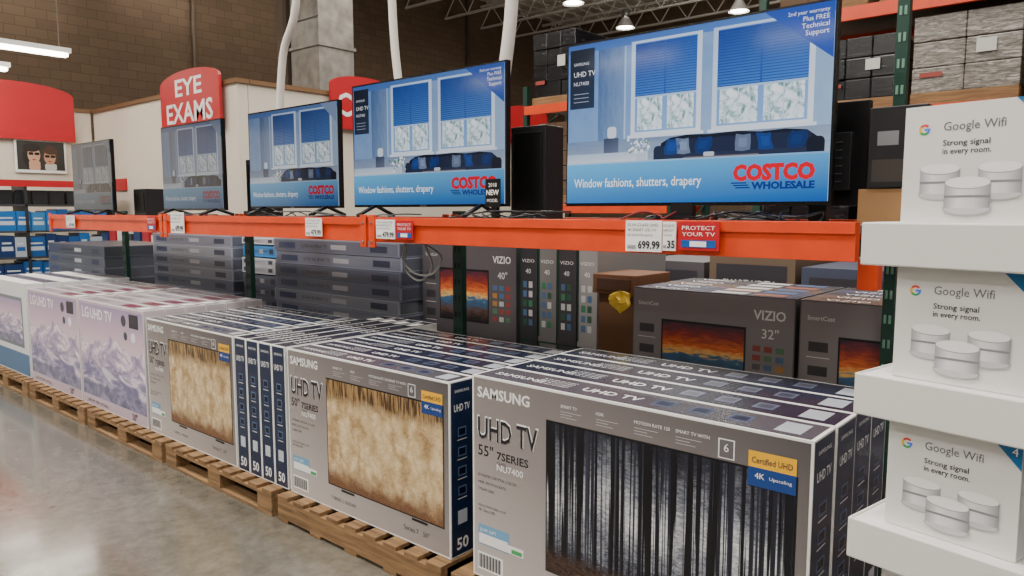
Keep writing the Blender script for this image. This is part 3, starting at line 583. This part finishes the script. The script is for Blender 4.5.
# ---------------------------------------------------------------- blue product rack at far left
q=B('product_display_rack')
for z in (.1,.5,.9,1.3,1.7): q.box(-13.7,1.2,z-.03,-13.1,5.1,z,M((60,62,66),.5))
for y in (1.2,2.5,3.8,5.06): q.box(-13.7,y,0,-13.1,y+.04,2.05,M((40,42,46),.5))
q.box(-13.12,1.2,1.97,-13.08,5.1,2.07,RED)
for z in (.1,.5,.9,1.3):
    y=1.28
    while y<4.95:
        w=random.choice([.16,.2,.26]); h=random.uniform(.28,.35); c=random.choice([(24,84,150),(30,104,176),(24,84,150),(170,180,192),(20,50,100),(50,124,184)])
        q.box(-13.6,y,z,-13.12,y+w-.01,z+h,M(c,.4)); fr=F((-13.12,y,z),Y,Z); q.quad(fr,.02,h*.3,w-.03,h*.5,M((190,200,212),.4) if c[0]<100 else M((30,90,160),.4),.002); q.quad(fr,.03,h*.62,w-.05,h*.7,M((200,208,216),.4),.002); y+=w
y=1.3
while y<4.9: q.box(-13.6,y,1.7,-13.2,y+.2,1.92,M((30,32,38),.4)); y+=.24
q.done()
# ---------------------------------------------------------------- white tray display with wifi cartons
e=Vector((.981,-.191,0)).normalized(); P0=Vector((-.403,1.435,0)); ZZ=Vector((0,0,1)); TW=.62; TD=.4; SP=.276; TH=.077
WB=M((228,227,224),.5); WT=M((222,221,217),.6)
GB=M((66,133,244),.4); GRD=M((234,67,53),.4); GY=M((251,188,5),.4); GG=M((52,168,83),.4)
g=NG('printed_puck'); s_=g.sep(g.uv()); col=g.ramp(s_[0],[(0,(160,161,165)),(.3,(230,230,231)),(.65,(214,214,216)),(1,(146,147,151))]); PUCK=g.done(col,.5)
for i in range(6):
    zt=1.58-i*SP; fr=F((P0.x,P0.y,zt-TH),e,ZZ)
    q=B('display_tray'); t=.006
    q.box(0,0,0,TW,t,TH,WT,fr); q.box(0,TD-t,0,TW,TD,TH,WT,fr); q.box(0,t,0,t,TD-t,TH,WT,fr); q.box(TW-t,t,0,TW,TD-t,TH,WT,fr); q.box(t,t,TH-.008,TW-t,TD-t,TH-.002,WT,fr); q.done(.003)
    for c in range(2):
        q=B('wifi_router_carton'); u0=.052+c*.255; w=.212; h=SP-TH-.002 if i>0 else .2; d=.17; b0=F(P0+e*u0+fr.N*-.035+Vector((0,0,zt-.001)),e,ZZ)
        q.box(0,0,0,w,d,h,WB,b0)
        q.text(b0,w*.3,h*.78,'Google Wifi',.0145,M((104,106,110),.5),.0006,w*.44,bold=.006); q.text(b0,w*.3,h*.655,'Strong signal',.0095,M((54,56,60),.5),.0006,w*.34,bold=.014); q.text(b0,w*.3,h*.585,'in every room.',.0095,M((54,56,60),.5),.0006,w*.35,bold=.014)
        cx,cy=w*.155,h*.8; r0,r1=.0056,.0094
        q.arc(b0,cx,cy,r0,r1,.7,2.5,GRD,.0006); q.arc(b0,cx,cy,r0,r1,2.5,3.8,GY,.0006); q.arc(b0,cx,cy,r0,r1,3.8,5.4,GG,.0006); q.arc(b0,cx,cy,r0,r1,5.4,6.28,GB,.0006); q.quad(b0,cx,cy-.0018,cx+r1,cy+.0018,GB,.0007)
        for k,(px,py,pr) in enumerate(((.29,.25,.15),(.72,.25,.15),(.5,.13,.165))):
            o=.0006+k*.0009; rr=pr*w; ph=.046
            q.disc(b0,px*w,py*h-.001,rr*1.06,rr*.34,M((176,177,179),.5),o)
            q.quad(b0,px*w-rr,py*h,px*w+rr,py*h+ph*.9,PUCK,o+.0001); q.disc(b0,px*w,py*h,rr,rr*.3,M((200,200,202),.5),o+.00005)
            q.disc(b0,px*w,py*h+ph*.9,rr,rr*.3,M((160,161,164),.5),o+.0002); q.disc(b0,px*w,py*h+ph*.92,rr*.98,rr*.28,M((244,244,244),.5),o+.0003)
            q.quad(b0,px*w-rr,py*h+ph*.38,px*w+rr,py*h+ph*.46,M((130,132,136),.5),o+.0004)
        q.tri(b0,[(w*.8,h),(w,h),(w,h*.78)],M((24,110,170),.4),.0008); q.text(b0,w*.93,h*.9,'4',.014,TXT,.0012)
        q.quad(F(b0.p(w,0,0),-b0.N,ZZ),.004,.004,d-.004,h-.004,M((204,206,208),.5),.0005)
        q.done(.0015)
# ---------------------------------------------------------------- lamps
def em(c,s):
    m=D.materials.new('lamp_glow'); m.use_nodes=True; p=m.node_tree.nodes['Principled BSDF']; p.inputs['Emission Color'].default_value=lin(c); p.inputs['Emission Strength'].default_value=s; return m
TUBE=em((255,248,232),16)
def tube_light(x,y,z,L,ax):
    q=B('fluorescent_light'); H=WHITE
    if ax=='y': q.box(x-.12,y,z+.03,x+.12,y+L,z+.1,H); q.cyl((x-.05,y+.03,z),(x-.05,y+L-.03,z),.025,TUBE,8); q.cyl((x+.05,y+.03,z),(x+.05,y+L-.03,z),.025,TUBE,8)
    else: q.box(x,y-.12,z+.03,x+L,y+.12,z+.1,H); q.cyl((x+.03,y-.05,z),(x+L-.03,y-.05,z),.025,TUBE,8); q.cyl((x+.03,y+.05,z),(x+L-.03,y+.05,z),.025,TUBE,8)
    for k in (.1,.9):
        if ax=='y': q.cyl((x,y+L*k,z+.1),(x,y+L*k,8.7),.006,STEEL,4)
        else: q.cyl((x+L*k,y,z+.1),(x+L*k,y,8.7),.006,STEEL,4)
    q.done()
tube_light(-13,3.2,4.0,1.3,'y'); tube_light(-13.8,2.5,3.8,1.4,'y')
tube_light(-17.3,4.4,6.25,1.9,'y'); tube_light(-17.3,7.0,6.75,2.2,'y'); tube_light(-16.4,3.6,5.95,1.5,'y'); tube_light(-16.9,9.6,7.3,2.2,'y')  # extra tubes added out of view for streaks reflected in the floor
for yy in (-3,-7,-11):
    for k in range(6): tube_light(-16+k*4.5,yy,5.4,2.4,'x')
BAY=em((255,244,225),40)
def bay(x,y,z=7.4):
    q=B('high_bay_lamp'); q.cyl((x,y,z+.3),(x,y,z+.55),.12,STEEL,12); q.cyl((x,y,z),(x,y,z+.3),.3,M((200,200,200),.3,metal=.3),16,.12,cap=False); q.cyl((x,y,z+.02),(x,y,z+.05),.22,BAY,14); q.cyl((x,y,z+.55),(x,y,8.75),.01,STEEL,4); q.done()
for x,y in ((-12.6,17.2),(-9,17),(-13,20.5),(-9.5,21),(-5,18),(-17,.3),(-13.5,.6),(-10,.5),(-17,-3),(-13.5,-4)): bay(x,y,7.3)
def area(name,loc,size,en,col=(1,.95,.88),rot=(0,0,0)):
    l=D.lights.new(name,'AREA'); l.shape='RECTANGLE'; l.size=size[0]; l.size_y=size[1]; l.energy=en; l.color=col; o=D.objects.new(name,l); o.location=loc; o.rotation_euler=rot; SC.collection.objects.link(o)
for i,(x,y) in enumerate(((-1,0),(-6,0),(-11,-1),(-3,5.5),(-8,8),(-1,11),(-9,16),(2.5,3),(3,-5),(-5,-6))):
    area('ceiling_light',(x,y,7.7),(3,.8),(400,440,430,260,330,330,420,230,400,420)[i])
for x,y,en in ((-8,17,380),(-14,9,180),(0,14,330),(-12,0,160)): area('added_ceiling_fill',(x,y,6.9),(2,2),en,rot=(math.pi,0,0))  # added fill with no fixture, aimed up to brighten ceiling and joists
w=D.worlds.new('World'); SC.world=w; w.use_nodes=True; w.node_tree.nodes['Background'].inputs[0].default_value=(1,.97,.93,1); w.node_tree.nodes['Background'].inputs[1].default_value=.22
# ---------------------------------------------------------------- camera
cd=D.cameras.new('camera'); co=D.objects.new('camera',cd); SC.collection.objects.link(co); SC.camera=co
cd.sensor_width=36; cd.lens=744/1024*36; co.location=(0,0,1.6)
p=math.atan(77/744); fh=Vector((-.653,.757,0)).normalized(); fwd=fh*math.cos(p)+Vector((0,0,-math.sin(p)))
co.rotation_euler=fwd.to_track_quat('-Z','Y').to_euler(); cd.clip_start=.05
